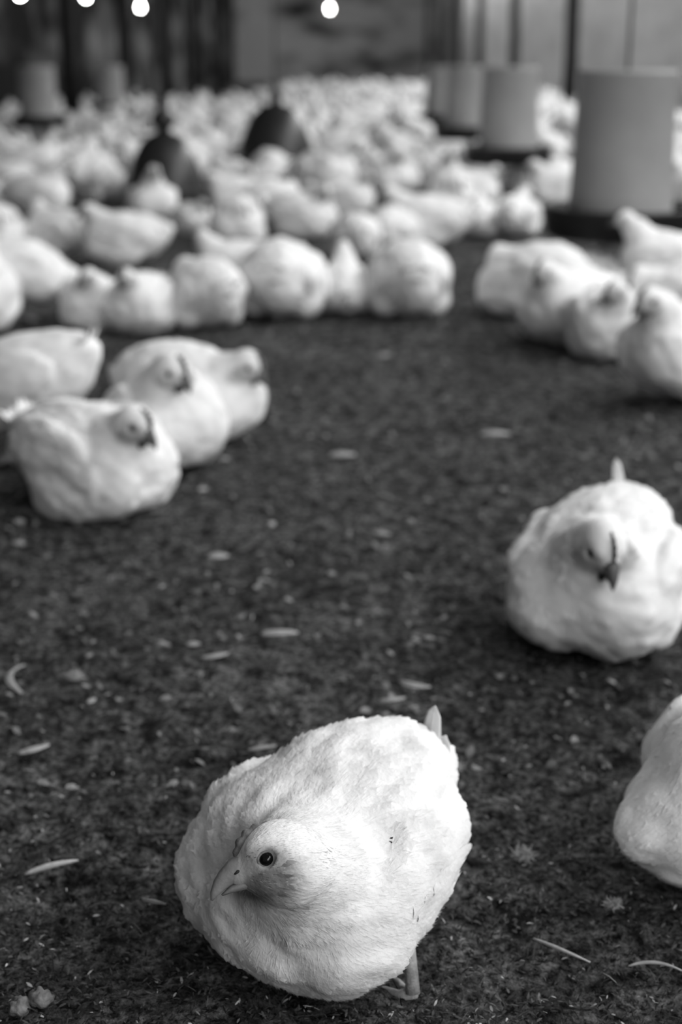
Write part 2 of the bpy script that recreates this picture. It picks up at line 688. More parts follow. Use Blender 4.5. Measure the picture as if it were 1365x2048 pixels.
def cat(parts):
    V, F, n = [], [], 0
    for v, f in parts:
        V.append(v)
        F.append(f + n)
        n += len(v)
    return np.concatenate(V), np.concatenate(F)


def feather_blade(mb, base, dir_, up, L, Wd, bend=0.15, th=0.0006, segs=8):
    """one quill feather with a shaft and a thin vane that has real thickness"""
    base, d, up = Vector(base), Vector(dir_).normalized(), Vector(up)
    a = d.cross(up).normalized()
    u = a.cross(d).normalized()
    pts, rad = [], []
    for i in range(segs + 1):
        s_ = i / segs
        pts.append(base + d * (L * s_) + u * (bend * L * s_ * s_))
        w = Wd * 0.5 * (0.25 + 0.75 * math.sin(math.pi * min(1, 0.12 + 0.8 * s_ ** 0.8)) ** 0.8) * (0.15 if i == segs else 1)
        rad.append((w, th))
    mb.tube(pts, rad, n=8, up=u)
    mb.tube([p + u * th for p in pts], [0.0011 * (1 - 0.8 * i / segs) for i in range(segs + 1)], n=5)


def leg_mesh(mb, knee, ankle, hd, s=1.0, hind=True):
    knee, ankle = Vector(knee), Vector(ankle)
    mid = knee.lerp(ankle, 0.5) - hd * 0.003
    mb.tube([knee, mid, ankle], [0.0078 * s, 0.0062 * s, 0.0068 * s], n=10)
    if True:
        sd = Vector((-hd.y, hd.x, 0))
        for a, l in ((-0.55, 0.036), (0.0, 0.044), (0.55, 0.036), (math.pi, 0.018))[:4 if hind else 3]:
            d = hd * math.cos(a) + sd * math.sin(a)
            q0 = ankle
            q1 = ankle + d * (l * 0.5 * s)
            q1.z = ankle.z * 0.75 + 0.004 * s
            q2 = ankle + d * (l * s)
            q2.z = 0.0045 * s
            q3 = ankle + d * ((l + 0.010) * s)
            q3.z = 0.001 * s
            if not hind:      # foot sunk in the litter
                q1.z, q2.z, q3.z = q1.z - 0.012, q2.z - 0.016, q3.z - 0.018
            mb.tube([q0, q1, q2, q3], [0.006 * s, 0.005 * s, 0.0042 * s, 0.0006 * s], n=8)


def build_hen(h, res, root, level=1, comb='dark', comb_h=0.009, tail=True, legs=None, single=False, plume=1.0, beak='beak', tail_spec=None):
    """level 0: far bird, one mesh; 1: body, beak, eyes, comb, tail; 2: plus plumage and wings of separate feathers"""
    lo = np.minimum(np.array([-0.2 * h.L, -0.135 * h.W, -0.004]), h.head - 0.06)
    hi = np.maximum(np.array([0.17 * h.L, 0.135 * h.W, h.zc + 0.13 * h.T]), h.head + 0.06)
    lo[2] = -0.004
    hi[0] = max(hi[0], h.bp((0.15, 0, 0))[0])
    V, F = surface(h.sdf, lo, hi, res)
    V = project(h.sdf, V, 2)
    k = h.hs
    hv = lambda f, l, u: Vector(h.hp(f, l, u))
    pieces = []

    def put(name, mb, mat, parent=root):
        if single:
            pieces.append((mb, mat))
            return None
        return mb.build(name, mat, parent)

    body = None
    if not single:
        body = mesh_ob('body', V, F, M['feather'], root, attrs={'skin': h.skin(V)})
    # beak
    mb = MB()
    A = [(0.022, 0.0040), (0.0285, 0.0042), (0.033, 0.0034), (0.037, 0.0014), (0.041, -0.0006), (0.046, -0.0042), (0.0505, -0.0088), (0.0532, -0.0130)]
    rw = [0.0100, 0.0098, 0.0092, 0.0078, 0.0068, 0.0052, 0.0028, 0.0006]
    rh = [0.0090, 0.0092, 0.0088, 0.0074, 0.0066, 0.0050, 0.0030, 0.0008]
    up = Vector(h.hu)
    mb.tube([hv(f, 0, u - 0.002) for f, u in A], [(a * k, b * k) for a, b in zip(rw, rh)], n=14, up=up)
    Bq = [(0.015, -0.0098), (0.028, -0.0096), (0.038, -0.0106), (0.0455, -0.0130)]
    mb.tube([hv(f, 0, u) for f, u in Bq], [(a * k, b * k) for a, b in zip((0.0084, 0.0076, 0.0054, 0.0015), (0.0040, 0.0036, 0.0026, 0.0008))], n=12, up=up)
    bk = put('beak', mb, M[beak])
    if level >= 2 and bk:
        for y in (-1, 1):
            mb = MB()
            mb.tube([hv(0.0285, y * 0.0090, 0.0015), hv(0.0325, y * 0.0088, 0.0000), hv(0.0350, y * 0.0078, -0.0012)], [(0.0012 * k, 0.0010 * k), (0.0016 * k, 0.0013 * k), (0.0008 * k, 0.0006 * k)], n=8)
            mb.build('nostril', M['nostril'], bk)
    # eyes
    for y in (-1, 1):
        mb = MB()
        c = hv(0.0125, y * 0.0170, 0.0035)
        mb.ball(c, 0.0056 * k, 18, 12)
        e = put('eye', mb, M['eye'])
        if level >= 2 and e:
            mb = MB()
            o = Vector(h.hl) * y
            f_, u_ = Vector(h.hf), Vector(h.hu)
            cc = hv(0.0125, y * 0.0196, 0.0035)
            ring = [cc + (f_ * math.cos(a) * 0.0062 + u_ * math.sin(a) * 0.0053) * k - o * (0.0012 * k * math.cos(a) ** 2) for a in np.linspace(0, 2 * math.pi, 25)]
            mb.tube(ring, [0.0011 * k] * 25, n=8, up=o)
            mb.build('eyelid', M['lid'], e)
    # comb: serrated blade over the forehead
    if comb:
        nseg = 22
        V2, F2 = [], []
        th = (0.0015 if comb == 'dark' else 0.0034) * k
        for i in range(nseg + 1):
            s_ = i / nseg
            a = math.radians(18 + 78 * s_)
            f0, u0 = 0.0275 * math.cos(a) + 0.004, 0.0245 * math.sin(a) + 0.001
            hh = comb_h * (0.35 + 0.65 * math.sin(math.pi * (0.08 + 0.86 * s_))) * (0.62 + 0.38 * abs(math.sin(math.pi * 5.0 * s_)))
            dirn = Vector((math.cos(a * 0.9 + 0.15), math.sin(a * 0.9 + 0.15)))
            for q, hh_, y in ((0, -0.002, -1), (0, -0.002, 1), (1, hh * 0.55, -0.8), (1, hh * 0.55, 0.8), (2, hh, -0.25), (2, hh, 0.25)):
                V2.append(hv(f0 + dirn.x * hh_, 0, u0 + dirn.y * hh_) + Vector(h.hl) * (th * y))
        for i in range(nseg):
            b0, b1 = i * 6, (i + 1) * 6
            for x, y in ((0, 2), (2, 4), (4, 5), (5, 3), (3, 1)):
                F2.append((b0 + x, b1 + x, b1 + y, b0 + y))
        F2.append((0, 2, 4, 5, 3, 1))
        e0 = nseg * 6
        F2.append((e0 + 1, e0 + 3, e0 + 5, e0 + 4, e0 + 2, e0))
        mb = MB()
        mb.add(V2, F2)
        put('comb', mb, M['comb'] if comb == 'dark' else M['comb_pale'])
        if comb == 'dark':
            for y in (-1, 1):
                mb = MB()
                p0 = hv(0.024, y * 0.005, -0.013)
                mb.tube([p0, p0 + Vector((0, 0, -0.006 * k)), p0 + Vector((0, 0, -0.012 * k)), p0 + Vector((0, 0, -0.015 * k))],
                        [(0.003 * k, 0.003 * k), (0.0042 * k, 0.0032 * k), (0.0042 * k, 0.003 * k), (0.001 * k, 0.001 * k)], n=10)
                put('wattle', mb, M['comb'])
    # tail
    if tail:
        mb = MB()
        rg = random.Random(int(h.seed * 10) + 3)
        for b_, d_, L_, W_, bd in (tail_spec or []):
            feather_blade(mb, h.bp(b_), unit(d_), (0.6, 0, 0.6), L_, W_, bend=bd)
        for i in range(0 if tail_spec else 7):
            a = (i - 3) / 3.0
            d = h.R @ unit((-1.0 + 0.2 * abs(a), 0.40 * a, 0.55 + 0.25 * (1 - abs(a)) + rg.uniform(-0.15, 0.15)))
            b = h.bp((-0.142, 0.016 * a, 0.034 + h.ru * 1.6))
            n_ = h.R @ unit((0.5, 0.25 * a, 0.8))
            feather_blade(mb, b, d, n_, rg.uniform(0.036, 0.052), 0.014, bend=rg.uniform(0.05, 0.25))
        put('tail', mb, M['feather'])
    for lg in (legs or []):   # knee, ankle, heading of the toes
        mb = MB()
        leg_mesh(mb, *lg)
        put('leg', mb, M['leg'])
    if level >= 2:
        rng = np.random.default_rng(int(h.seed * 100) + 5)
        hdist = lambda p: np.linalg.norm(p - h.head, axis=1) / h.hs

        def local(p):
            return ((p - np.array([0, 0, h.zc])) @ h.R) / (h.L, h.W, h.T)
        # contour feathers
        P = sample(V, F, int(3800 * plume), rng)
        P = P[(P[:, 2] > 0.012)]
        hd = hdist(P)
        q = local(P)
        P, q, hd = P[hd > 0.036], q[hd > 0.036], hd[hd > 0.036]
        t = h.flow(P) + rng.normal(0, 0.13, P.shape)
        s_h = sstep(hd, 0.035, 0.11)
        L = (0.009 + 0.016 * s_h) * rng.uniform(0.8, 1.25, len(P))
        wingm = (np.abs(q[:, 1]) > 0.066) & (q[:, 2] > -0.035) & (q[:, 2] < 0.062) & (q[:, 0] < 0.075) & (q[:, 0] > -0.11)
        L[wingm] *= 1.35
        W_ = L * rng.uniform(0.55, 0.75, len(P))
        lift = h.lift * (0.0008 + 0.0028 * rng.random(len(P)) * s_h) * (0.6 + 0.4 * sstep(q[:, 2] - 0.4 * q[:, 0], -0.06, 0.04))
        parts = {}
        for nm, msk in (('plumage', ~wingm), ('wl', wingm & (q[:, 1] > 0)), ('wr', wingm & (q[:, 1] < 0))):
            parts[nm] = [blades(h.sdf, P[msk], t[msk], L[msk], W_[msk], lift[msk], -0.0007, 2, 4)]
        # narrow hackle feathers hanging round the neck below the cheeks
        P = sample(V, F, int(30000 * plume), rng)
        P = P[(hdist(P) > 0.027) & (hdist(P) < 0.062) & ((P - h.head) @ h.hf < 0.012) & ((P - h.head) @ h.hu < 0.006)]
        P = P[:int(900 * plume)]
        t = h.flow(P) + rng.normal(0, 0.12, P.shape)
        L = rng.uniform(0.011, 0.020, len(P))
        parts['plumage'].append(blades(h.sdf, P, t, L, L * 0.24, rng.uniform(0.0008, 0.0034, len(P)), -0.0004, 2, 3, jit=(0.7, 1.5)))
        # long folded flight feathers along the lower edge of each wing
        for nm, y in (('wl', 1), ('wr', -1)):
            n_ = 10
            u = np.linspace(0, 1, n_)
            B = np.stack([h.bp((0.03 - 0.07 * a, y * 0.115, 0.004 + 0.018 * a - 0.008 * (i % 2) + h.wl)) for i, a in enumerate(u)])
            B = project(h.sdf, B, 5)
            T = np.tile(h.R @ np.array([-1, -0.1 * y, -0.04]), (n_, 1)) + rng.normal(0, 0.04, (n_, 3))
            parts[nm].append(blades(h.sdf, B, T, np.full(n_, 0.075), np.full(n_, 0.017), np.full(n_, 0.003), 0.0012 + 0.0004 * np.arange(n_) / n_, 2, 8))
        # loose downy barbs
        n_ = int(30000 * plume)
        P = sample(V, F, n_, rng)
        hd = hdist(P)
        sk = h.skin(P)
        beakz = (P - h.hp(0.026, 0, 0)) @ h.hf > 0
        eye = np.minimum(np.linalg.norm(P - h.hp(0.0125, 0.019, 0.0035), axis=1), np.linalg.norm(P - h.hp(0.0125, -0.019, 0.0035), axis=1)) < 0.0085 * k
        keep = (P[:, 2] > 0.004) & ~beakz & ~eye & (rng.random(n_) > sk * 1.25)
        P, hd = P[keep], hd[keep]
        t = h.flow(P) + rng.normal(0, 0.12, P.shape)
        s_h = sstep(hd, 0.025, 0.10)
        L = (0.005 + 0.009 * s_h) * rng.uniform(0.7, 1.3, len(P))
        parts['plumage'].append(blades(h.sdf, P, t, L, np.full(len(P), 0.00045), (0.0005 + 0.0022 * s_h) * rng.random(len(P)) ** 2, -0.0002, 1, 3, cup=0, proj=True))
        # extra fine head and neck barbs
        near = sample(V, F, int(60000 * plume), rng)
        near = near[hdist(near) < 0.07]
        sk = h.skin(near)
        beakz = (near - h.hp(0.026, 0, 0)) @ h.hf > 0
        eye = np.minimum(np.linalg.norm(near - h.hp(0.0125, 0.019, 0.0035), axis=1), np.linalg.norm(near - h.hp(0.0125, -0.019, 0.0035), axis=1)) < 0.0085 * k
        near = near[~beakz & ~eye & (rng.random(len(near)) > sk * 0.6)]
        t = h.flow(near) + rng.normal(0, 0.15, near.shape)
        L = (0.004 + 0.005 * sstep(hdist(near), 0.025, 0.06)) * rng.uniform(0.7, 1.3, len(near))
        parts['plumage'].append(blades(h.sdf, near, t, L, np.full(len(near), 0.0005), 0.0012 * rng.random(len(near)), -0.0001, 1, 2, cup=0, proj=True, jit=(0.0, 1.9)))
        for nm, name in (('plumage', 'plumage'), ('wl', 'wing'), ('wr', 'wing')):
            v, f = cat([x[:2] for x in parts[nm]])
            jit = np.concatenate([np.repeat(rng.uniform(*x[2], x[3]), len(x[0]) // x[3]) for x in parts[nm]])
            o = mesh_ob(name, v, f, M['feather'], root, attrs={'skin': np.clip(h.skin(v) * jit, 0, 0.95)})
            if nm == 'plumage':
                tag(o, kind='stuff')
    if single:
        mats, Vs, Fs, mi = [M['feather']], [tuple(v) for v in V], [tuple(map(int, f)) for f in F], [0] * len(F)
        for mb, m in pieces:
            if m not in mats:
                mats.append(m)
            n0 = len(Vs)
            Vs += mb.V
            Fs += [tuple(i + n0 for i in f) for f in mb.F]
            mi += [mats.index(m)] * len(mb.F)
        o = mesh_ob('chicken', Vs, Fs, mats, None)
        o.data.polygons.foreach_set('material_index', mi)
        sk = np.zeros(len(Vs))
        sk[:len(V)] = h.skin(V)
        at = o.data.attributes.new('skin', 'FLOAT', 'POINT')
        at.data.foreach_set('value', sk.astype(np.float32))
        return o
    return root
#SPLIT
# ------------------------------------------------------------------ the setting


def height(x, y):
    p = np.stack([x, y, np.zeros_like(x)], 1)
    return 0.010 * vnoise(p + 5, 4.0) + 0.010 * vnoise(p + 9, 14) + 0.011 * vnoise(p + 2, 48)


def floor_mesh():
    xs = np.concatenate([np.linspace(-6, -1.3, 40)[:-1], np.linspace(-1.3, 1.3, 230), np.linspace(1.3, 6, 40)[1:]])
    ys = np.concatenate([np.linspace(-3, 0.6, 20)[:-1], np.linspace(0.6, 3.0, 220), np.linspace(3.0, 8, 160)[1:], np.linspace(8, 70, 120)[1:]])
    X, Y = np.meshgrid(xs, ys)
    z = height(X.ravel(), Y.ravel())
    V = np.stack([X.ravel(), Y.ravel(), z - 0.004], 1)
    nx, ny = len(xs), len(ys)
    i = (np.arange(ny - 1)[:, None] * nx + np.arange(nx - 1)[None]).ravel()
    F = np.stack([i, i + 1, i + nx + 1, i + nx], 1)
    return mesh_ob('floor', V, F, M['litter'])


tag(floor_mesh(), kind='structure')

# pale curtain along the right side, dark boards along the left, mottled end wall
def curtain(name, x, y0, y1, z1, mat, amp, freq, nseg, sgn):
    ys = np.linspace(y0, y1, nseg)
    xo = amp * np.sin(ys * freq) + amp * 0.6 * np.sin(ys * freq * 2.37 + 1)
    V, F = [], []
    for yy, dx in zip(ys, xo):
        for xx, zz in ((x + dx, -0.02), (x + dx, z1), (x + dx + 0.03 * sgn, z1), (x + dx + 0.03 * sgn, -0.02)):
            V.append((xx, yy, zz))
    for i in range(nseg - 1):
        a, b = i * 4, i * 4 + 4
        for k in range(4):
            F.append((a + k, a + (k + 1) % 4, b + (k + 1) % 4, b + k))
    return tag(mesh_ob(name, V, F, mat, smooth=False), kind='structure')


curtain('wall_right', 4.25, -3, 62, 3.6, M['curtain'], 0.03, 2.2, 260, 1)
curtain('wall_left', -4.4, -3, 62, 3.4, M['wall_dark'], 0.02, 3.0, 260, -1)
mb = MB()
mb.box((-4.4, 62, -0.02), (4.3, 62.2, 5.0))
tag(mb.build('wall_back', M['wall_end'], smooth=False), kind='structure')
# unseen half roof, added to keep sky light off the left side
mb = MB()
mb.box((-4.5, 5.0, 3.60), (0.1, 47.0, 3.66))
tag(mb.build('shade_roof', M['timber'], smooth=False), kind='structure')
# purlins that carry the feeder and drinker lines
for i, x in enumerate((0.885, -2.58, -0.83, -0.395, -0.15)):
    mb = MB()
    mb.box((x - 0.04, -2, 3.45), (x + 0.04, 62, 3.57))
    tag(mb.build('trim_%d' % (i + 1), M['timber'], smooth=False), kind='structure')

# ------------------------------------------------------------------ chickens close to the camera
SPOTS = []


def hen_root(x, y, yaw, label, group=None):
    r = empty('chicken', (x, y, 0), math.radians(yaw))
    tag(r, label, 'chicken', group)
    SPOTS.append((x, y))
    return r


H = Hen(zc=0.077, pitch=6, head=(0.125, 0.047, 0.147), hf=(0.811, -0.578, -0.089), hl=(0.52, 0.648, 0.53), hs=1.0, length=0.86, width=0.92, tall=0.88,
        neck=(0.085, 0.02, 0.01), nr=0.042, cleft=0.1, seed=1.0, hump=0.010, rump_up=0.012, taper=2.0, nfwd=0.0, lump=1.3, thigh=False)
root = hen_root(-0.002, 1.006, -128, 'large white chicken in sharp focus, head turned sideways, one bare shank showing')
build_hen(H, 0.0020, root, level=2, comb='pale', comb_h=0.0060,
          tail_spec=[((-0.142, 0.0, 0.045), (0.05, 0.1, 1), 0.058, 0.022, -0.05), ((-0.142, 0.012, 0.04), (-0.05, 0.2, 0.9), 0.040, 0.018, 0.1),
                     ((-0.128, -0.018, 0.052), (-0.10, -0.1, 1), 0.042, 0.006, 0.5), ((-0.145, 0.014, 0.03), (-0.6, 0.2, 0.2), 0.018, 0.016, 0.2)],
          legs=[((0.006, 0.068, 0.055), (0.019, 0.088, -0.004), Vector((-0.4, -0.8, 0)), 0.85, False)])

# round bird facing the camera, head bowed
H = Hen(zc=0.082, head=(0.118, 0.028, 0.158), hf=(0.63, 0.46, -0.60), length=0.92, width=0.98, tall=0.92, face=0.7, neck=(0.075, 0, 0.03), nr=0.048, cleft=0.5, seed=2.3, lump=1.1, hump=0.012)
build_hen(H, 0.0026, hen_root(0.322, 1.655, -114, 'round white chicken facing front with bowed head and dark comb, sitting alone on the litter'), level=2, comb_h=0.010, plume=0.55, beak='beak_dark',
          tail_spec=[((-0.14, -0.01, 0.055), (-0.2, -0.2, 1), 0.060, 0.016, 0.1), ((-0.14, 0.01, 0.05), (-0.6, 0.3, 0.8), 0.03, 0.014, 0.1)])
# bird cut by the frame, its fluffy rear showing
H = Hen(zc=0.100, pitch=14, head=(0.115, -0.02, 0.20), hf=(0.9, 0, -0.3), length=0.95, width=0.95, neck=(0.075, 0, 0.04), seed=3.1, lump=1.3, rump_up=-0.02, lift=0.45)
build_hen(H, 0.0026, hen_root(0.388, 1.10, 18, 'white chicken cut off by the picture edge, only its fluffy soiled rear showing'), level=2, comb_h=0.009, plume=0.9,
          tail=False,
          legs=[((0.0, -0.04, 0.05), (0.01, -0.045, 0.008), Vector((1, 0, 0)))])
# trio at the side
H = Hen(zc=0.083, head=(0.128, -0.028, 0.160), hf=(0.88, 0.05, -0.42), length=1.0, width=0.96, tall=0.98, neck=(0.082, -0.01, 0.02), nr=0.044, seed=4.2, lump=1.3, wing_lift=0.01, hs=0.98, face=0.7)
build_hen(H, 0.0030, hen_root(-0.402, 2.20, -36, 'white chicken with dark comb, closest of the trio resting at the clearing edge'), level=2, comb_h=0.011, plume=0.5, beak='beak_dark')
H = Hen(zc=0.085, head=(0.125, -0.015, 0.150), hf=(0.86, -0.22, -0.48), length=1.0, width=0.98, tall=0.9, neck=(0.08, 0, 0.02), nr=0.045, seed=5.4, lump=0.9, hump=0.012, face=0.7)
build_hen(H, 0.0032, hen_root(-0.285, 2.655, -20, 'plump white chicken in profile with head drawn in, at the back of the sitting trio'), level=2, comb_h=0.009, plume=0.4, beak='beak_dark', tail=False)
H = Hen(zc=0.090, pitch=18, head=(0.108, -0.028, 0.196), hf=(0.9, 0.28, -0.38), length=0.85, width=0.9, neck=(0.07, 0, 0.05), nr=0.042, seed=6.7, face=0.6)
build_hen(H, 0.0034, hen_root(-0.315, 2.43, -58, 'chicken with curved dark comb, its head showing over the back of the bird before it'), level=1, comb_h=0.012, beak='beak_dark')
H = Hen(zc=0.142, pitch=-14, head=(0.21, 0.03, 0.075), hf=(0.6, 0, -0.8), neck=(0.085, 0, 0.01), nr=0.044, stand=True, seed=7.5, length=0.95, width=0.92, tall=0.92, lump=0.9)
build_hen(H, 0.0034, hen_root(-0.57, 2.50, 165, 'white chicken bending to peck, rear turned to the trio of resting birds'), level=1, legs=[((-0.012, y, 0.075), (-0.01, y, 0.012), Vector((1, 0, 0))) for y in (-0.05, 0.05)])
H = Hen(zc=0.100, pitch=22, head=(0.118, 0.03, 0.222), hf=(0.9, 0.25, -0.22), neck=(0.075, 0, 0.045), nr=0.047, seed=8.1, length=0.97, width=1.0, hs=1.05, face=0.6)
build_hen(H, 0.0034, hen_root(0.725, 2.96, 203, 'upright white chicken with dark face and wattles, closest of the group below the large feeder'), level=1, comb_h=0.010, beak='beak_dark')

# ------------------------------------------------------------------ kinds of pose for the birds farther back
LEGS = [((-0.012, y, 0.085), (-0.01, y, 0.012), Vector((1, 0, 0))) for y in (-0.05, 0.05)]
POSES = {
    'rest': (dict(zc=0.085, head=(0.118, 0.0, 0.175), hf=(1, 0.1, -0.2), seed=11.0, lump=1.3), None),
    'tuck': (dict(zc=0.085, head=(0.095, 0.02, 0.150), hf=(0.5, 0.8, -0.45), seed=12.0, lump=1.3, hump=0.012), None),
    'turn': (dict(zc=0.085, head=(0.115, -0.02, 0.180), hf=(0.55, -0.8, -0.2), seed=13.0, lump=1.3), None),
    'alert': (dict(zc=0.095, pitch=18, head=(0.115, 0.0, 0.235), hf=(0.95, 0.25, -0.12), neck=(0.07, 0, 0.05), seed=14.0, lump=1.2), None),
    'stand': (dict(zc=0.165, pitch=10, head=(0.125, 0.0, 0.285), hf=(1, 0.1, -0.12), neck=(0.075, 0, 0.04), stand=True, seed=15.0, lump=1.2, length=0.95, width=0.93), LEGS),
    'feed': (dict(zc=0.155, pitch=-10, head=(0.205, 0.0, 0.085), hf=(0.6, 0.1, -0.8), neck=(0.085, 0, 0.01), stand=True, seed=16.0, lump=1.2, length=0.95, width=0.93), LEGS),
}
PROTO = {}


def copy_tree(o, parent=None):
    c = o.copy()
    COL.objects.link(c)
    if parent is not None:
        c.parent = parent
    for ch in list(o.children):
        copy_tree(ch, c)
    return c


def bird(pose, x, y, yaw, label, scale=1.0, group=None):
    if pose not in PROTO:
        kw, legs = POSES[pose]
        r = empty('chicken')
        build_hen(Hen(face=0.55, **kw), 0.0048, r, level=1, comb_h=0.010, beak='beak_dark', legs=legs)
        PROTO[pose] = r
    else:
        r = copy_tree(PROTO[pose])
    r.location = (x, y, 0)
    r.rotation_euler = (0, 0, math.radians(yaw))
    r.scale = (scale,) * 3
    for k in ('label', 'category', 'group'):
        if k in r:
            del r[k]
    tag(r, label, 'chicken', group)
    SPOTS.append((x, y))
    return r


def at(px, py, off):
    g = ground(px, py)
    return g.x * (g.y + off) / g.y, g.y + off


MID = [
    # pose, foot pixel, depth from the visible lower edge to the centre, heading, scale, label
    ('alert', -48, 676, 0.1, 80, 1.0, 'white chicken at the picture edge, behind the one bending to peck'),
    ('feed', 52, 640, 0.03, 8, 0.9, 'standing white chicken with bare legs and lowered head, at the end of the first cluster'),
    ('turn', 188, 662, 0.08, -75, 0.82, 'greyish chicken sitting close beside the standing bird with lowered head'),
    ('rest', 288, 668, 0.09, -105, 0.86, 'white chicken facing front, between a greyish bird and one showing its rear'),
    ('tuck', 412, 662, 0.10, 118, 0.98, 'rounded white chicken with tail to the front, at the inner end of its cluster'),
    ('tuck', 566, 642, 0.11, 84, 1.15, 'broad white chicken seen from behind, lumpy wings, in the middle cluster'),
    ('turn', 478, 596, 0.09, 185, 0.95, 'chicken with greyish neck peeping out behind the broad rear-facing bird'),
    ('alert', 692, 634, 0.09, 95, 0.74, 'small chicken with raised head between two rear-facing birds'),
    ('tuck', 818, 640, 0.11, 93, 1.12, 'broad white chicken seen from behind, at the outer end of the middle cluster'),
    ('rest', 250, 531, 0.09, 178, 1.03, 'smooth oval white chicken in profile, sitting behind the first cluster'),
    ('turn', 120, 512, 0.09, 150, 0.95, 'white chicken half hidden behind the smooth oval one'),
    ('stand', 80, 470, 0.05, -10, 1.0, 'large dim chicken standing near the picture edge, behind the oval bird'),
    ('tuck', -5, 520, 0.09, -90, 1.0, 'chicken cut by the picture edge beside a dark gap in the flock'),
    ('alert', 305, 455, 0.09, -75, 1.02, 'upright white chicken in front of the dark bell drinker with a round top'),
    ('rest', 385, 470, 0.09, -50, 0.72, 'very small white chicken at the foot of the drinker with a round top'),
    ('tuck', 477, 494, 0.10, -92, 1.0, 'ball shaped white chicken sitting alone before the drinkers'),
    ('rest', 468, 425, 0.09, 200, 0.95, 'white chicken directly behind the ball shaped one'),
    ('turn', 605, 478, 0.09, -28, 1.05, 'white chicken with dark face turned, sitting between the two drinkers'),
    ('tuck', 550, 440, 0.09, 20, 0.95, 'dim chicken pressed up behind the bird with the dark turned face'),
    ('tuck', 712, 525, 0.09, 96, 0.9, 'narrow white chicken seen from behind, just past the middle cluster'),
    ('tuck', 785, 515, 0.09, 70, 0.95, 'white chicken leaning against the narrow rear-facing bird'),
    ('rest', 848, 500, 0.10, 172, 1.15, 'long white chicken in profile with tail pointing to the feeders'),
    ('turn', 690, 432, 0.09, -15, 1.0, 'white chicken with dark eye, behind the narrow rear-facing bird'),
    ('rest', 785, 400, 0.09, 15, 1.1, 'smooth white chicken lying low behind the long profile bird'),
    ('tuck', 905, 440, 0.09, -100, 1.1, 'bright white chicken at the front of the bright cluster under the small feeder'),
    ('rest', 952, 478, 0.10, 80, 0.88, 'white chicken at the dark gap beside the large feeder tray'),
    ('turn', 1028, 476, 0.09, 70, 0.95, 'bright white chicken touching the shadow of the large feeder tray'),
    ('alert', 545, 348, 0.09, 205, 1.05, 'white chicken with upright neck in front of the drinker without a round top'),
    ('rest', 1040, 388, 0.09, -80, 0.95, 'round white chicken right below the tray of the second feeder'),
    ('stand', 1322, 628, 0.02, 176, 0.92, 'tall white chicken standing against the tray of the large feeder'),
    ('tuck', 1062, 640, 0.10, 148, 1.08, 'ruffled white chicken at the inner end of the group below the large feeder'),
    ('rest', 1145, 690, 0.10, 222, 1.05, 'bright white chicken second from the inner end of the group below the large feeder'),
    ('turn', 1215, 722, 0.09, -85, 0.95, 'chicken with shaded breast beside the upright bird with dark wattles'),
    ('tuck', 1350, 700, 0.10, 170, 1.1, 'white chicken lying behind the upright bird with dark wattles'),
    ('rest', 1175, 600, 0.09, 40, 0.8, 'small white chicken peeping over the group below the large feeder'),
]
for pose, px, py, off, yaw, sc_, label in MID:
    x, y = at(px, py, off)
    bird(pose, x, y, yaw, label, sc_)

# ------------------------------------------------------------------ feeders, drinkers, bulbs, posts


def feeder(x, y, z, sc_, label):
    r = empty('poultry_feeder', (x, y, z))
    r.scale = (sc_,) * 3
    tag(r, label, 'feeder', 'hanging tube feeders')
    mb = MB()
    mb.lathe([(0.0, 0.055), (0.185, 0.055), (0.186, 0.07), (0.1845, 0.10), (0.168, 0.555), (0.171, 0.558), (0.171, 0.572), (0.160, 0.572), (0.158, 0.50), (0.0, 0.48)], 56, close=False)
    mb.build('drum', M['feeder'], r)
    mb = MB()
    mb.lathe([(0.0, 0.0), (0.235, 0.0), (0.258, 0.012), (0.270, 0.095), (0.275, 0.104), (0.268, 0.110), (0.260, 0.104), (0.246, 0.022), (0.19, 0.018), (0.0, 0.045)], 56, close=False)
    t = mb.build('tray', M['feeder_tray'], r)
    mb = MB()
    for k in range(8):
        a = k * math.pi / 4 + 0.2
        mb.tube([(0.186 * math.cos(a), 0.186 * math.sin(a), 0.075), (0.264 * math.cos(a), 0.264 * math.sin(a), 0.080)], [0.004, 0.004], n=6)
    mb.build('tray_divider', M['feeder_tray'], t)
    mb = MB()
    mb.tube([(-0.158, 0, 0.545), (0, 0, 0.552), (0.158, 0, 0.545)], [0.004] * 3, n=6)
    mb.build('crossbar', M['rope'], r)
    mb = MB()
    mb.tube([(0, 0, 0.55), (0, 0, (3.46 - z) / sc_)], [0.006, 0.006], n=8)
    mb.build('rope', M['rope'], r)
    return r


FEEDERS = [
    (0.872, 4.52, 0.165, 'largest grey tube feeder with wide dark tray, beside a standing white chicken'),
    (0.895, 7.85, 0.17, 'second grey tube feeder, its dark tray fully in view above the bright birds'),
    (0.895, 10.5, 0.17, 'third tube feeder, half hidden behind the one with its whole tray in view'),
    (0.895, 13.0, 0.17, 'fourth tube feeder, dim and farthest in the row of grey feeders'),
    (-2.58, 12.6, 0.17, 'dim tube feeder with broad black tray beside a dark post'),
    (-2.58, 16.6, 0.17, 'small dim tube feeder standing between dark posts on the shaded side'),
]
for f in FEEDERS:
    feeder(f[0], f[1], f[2], 0.875, f[3])
    SPOTS.append((f[0], f[1]))


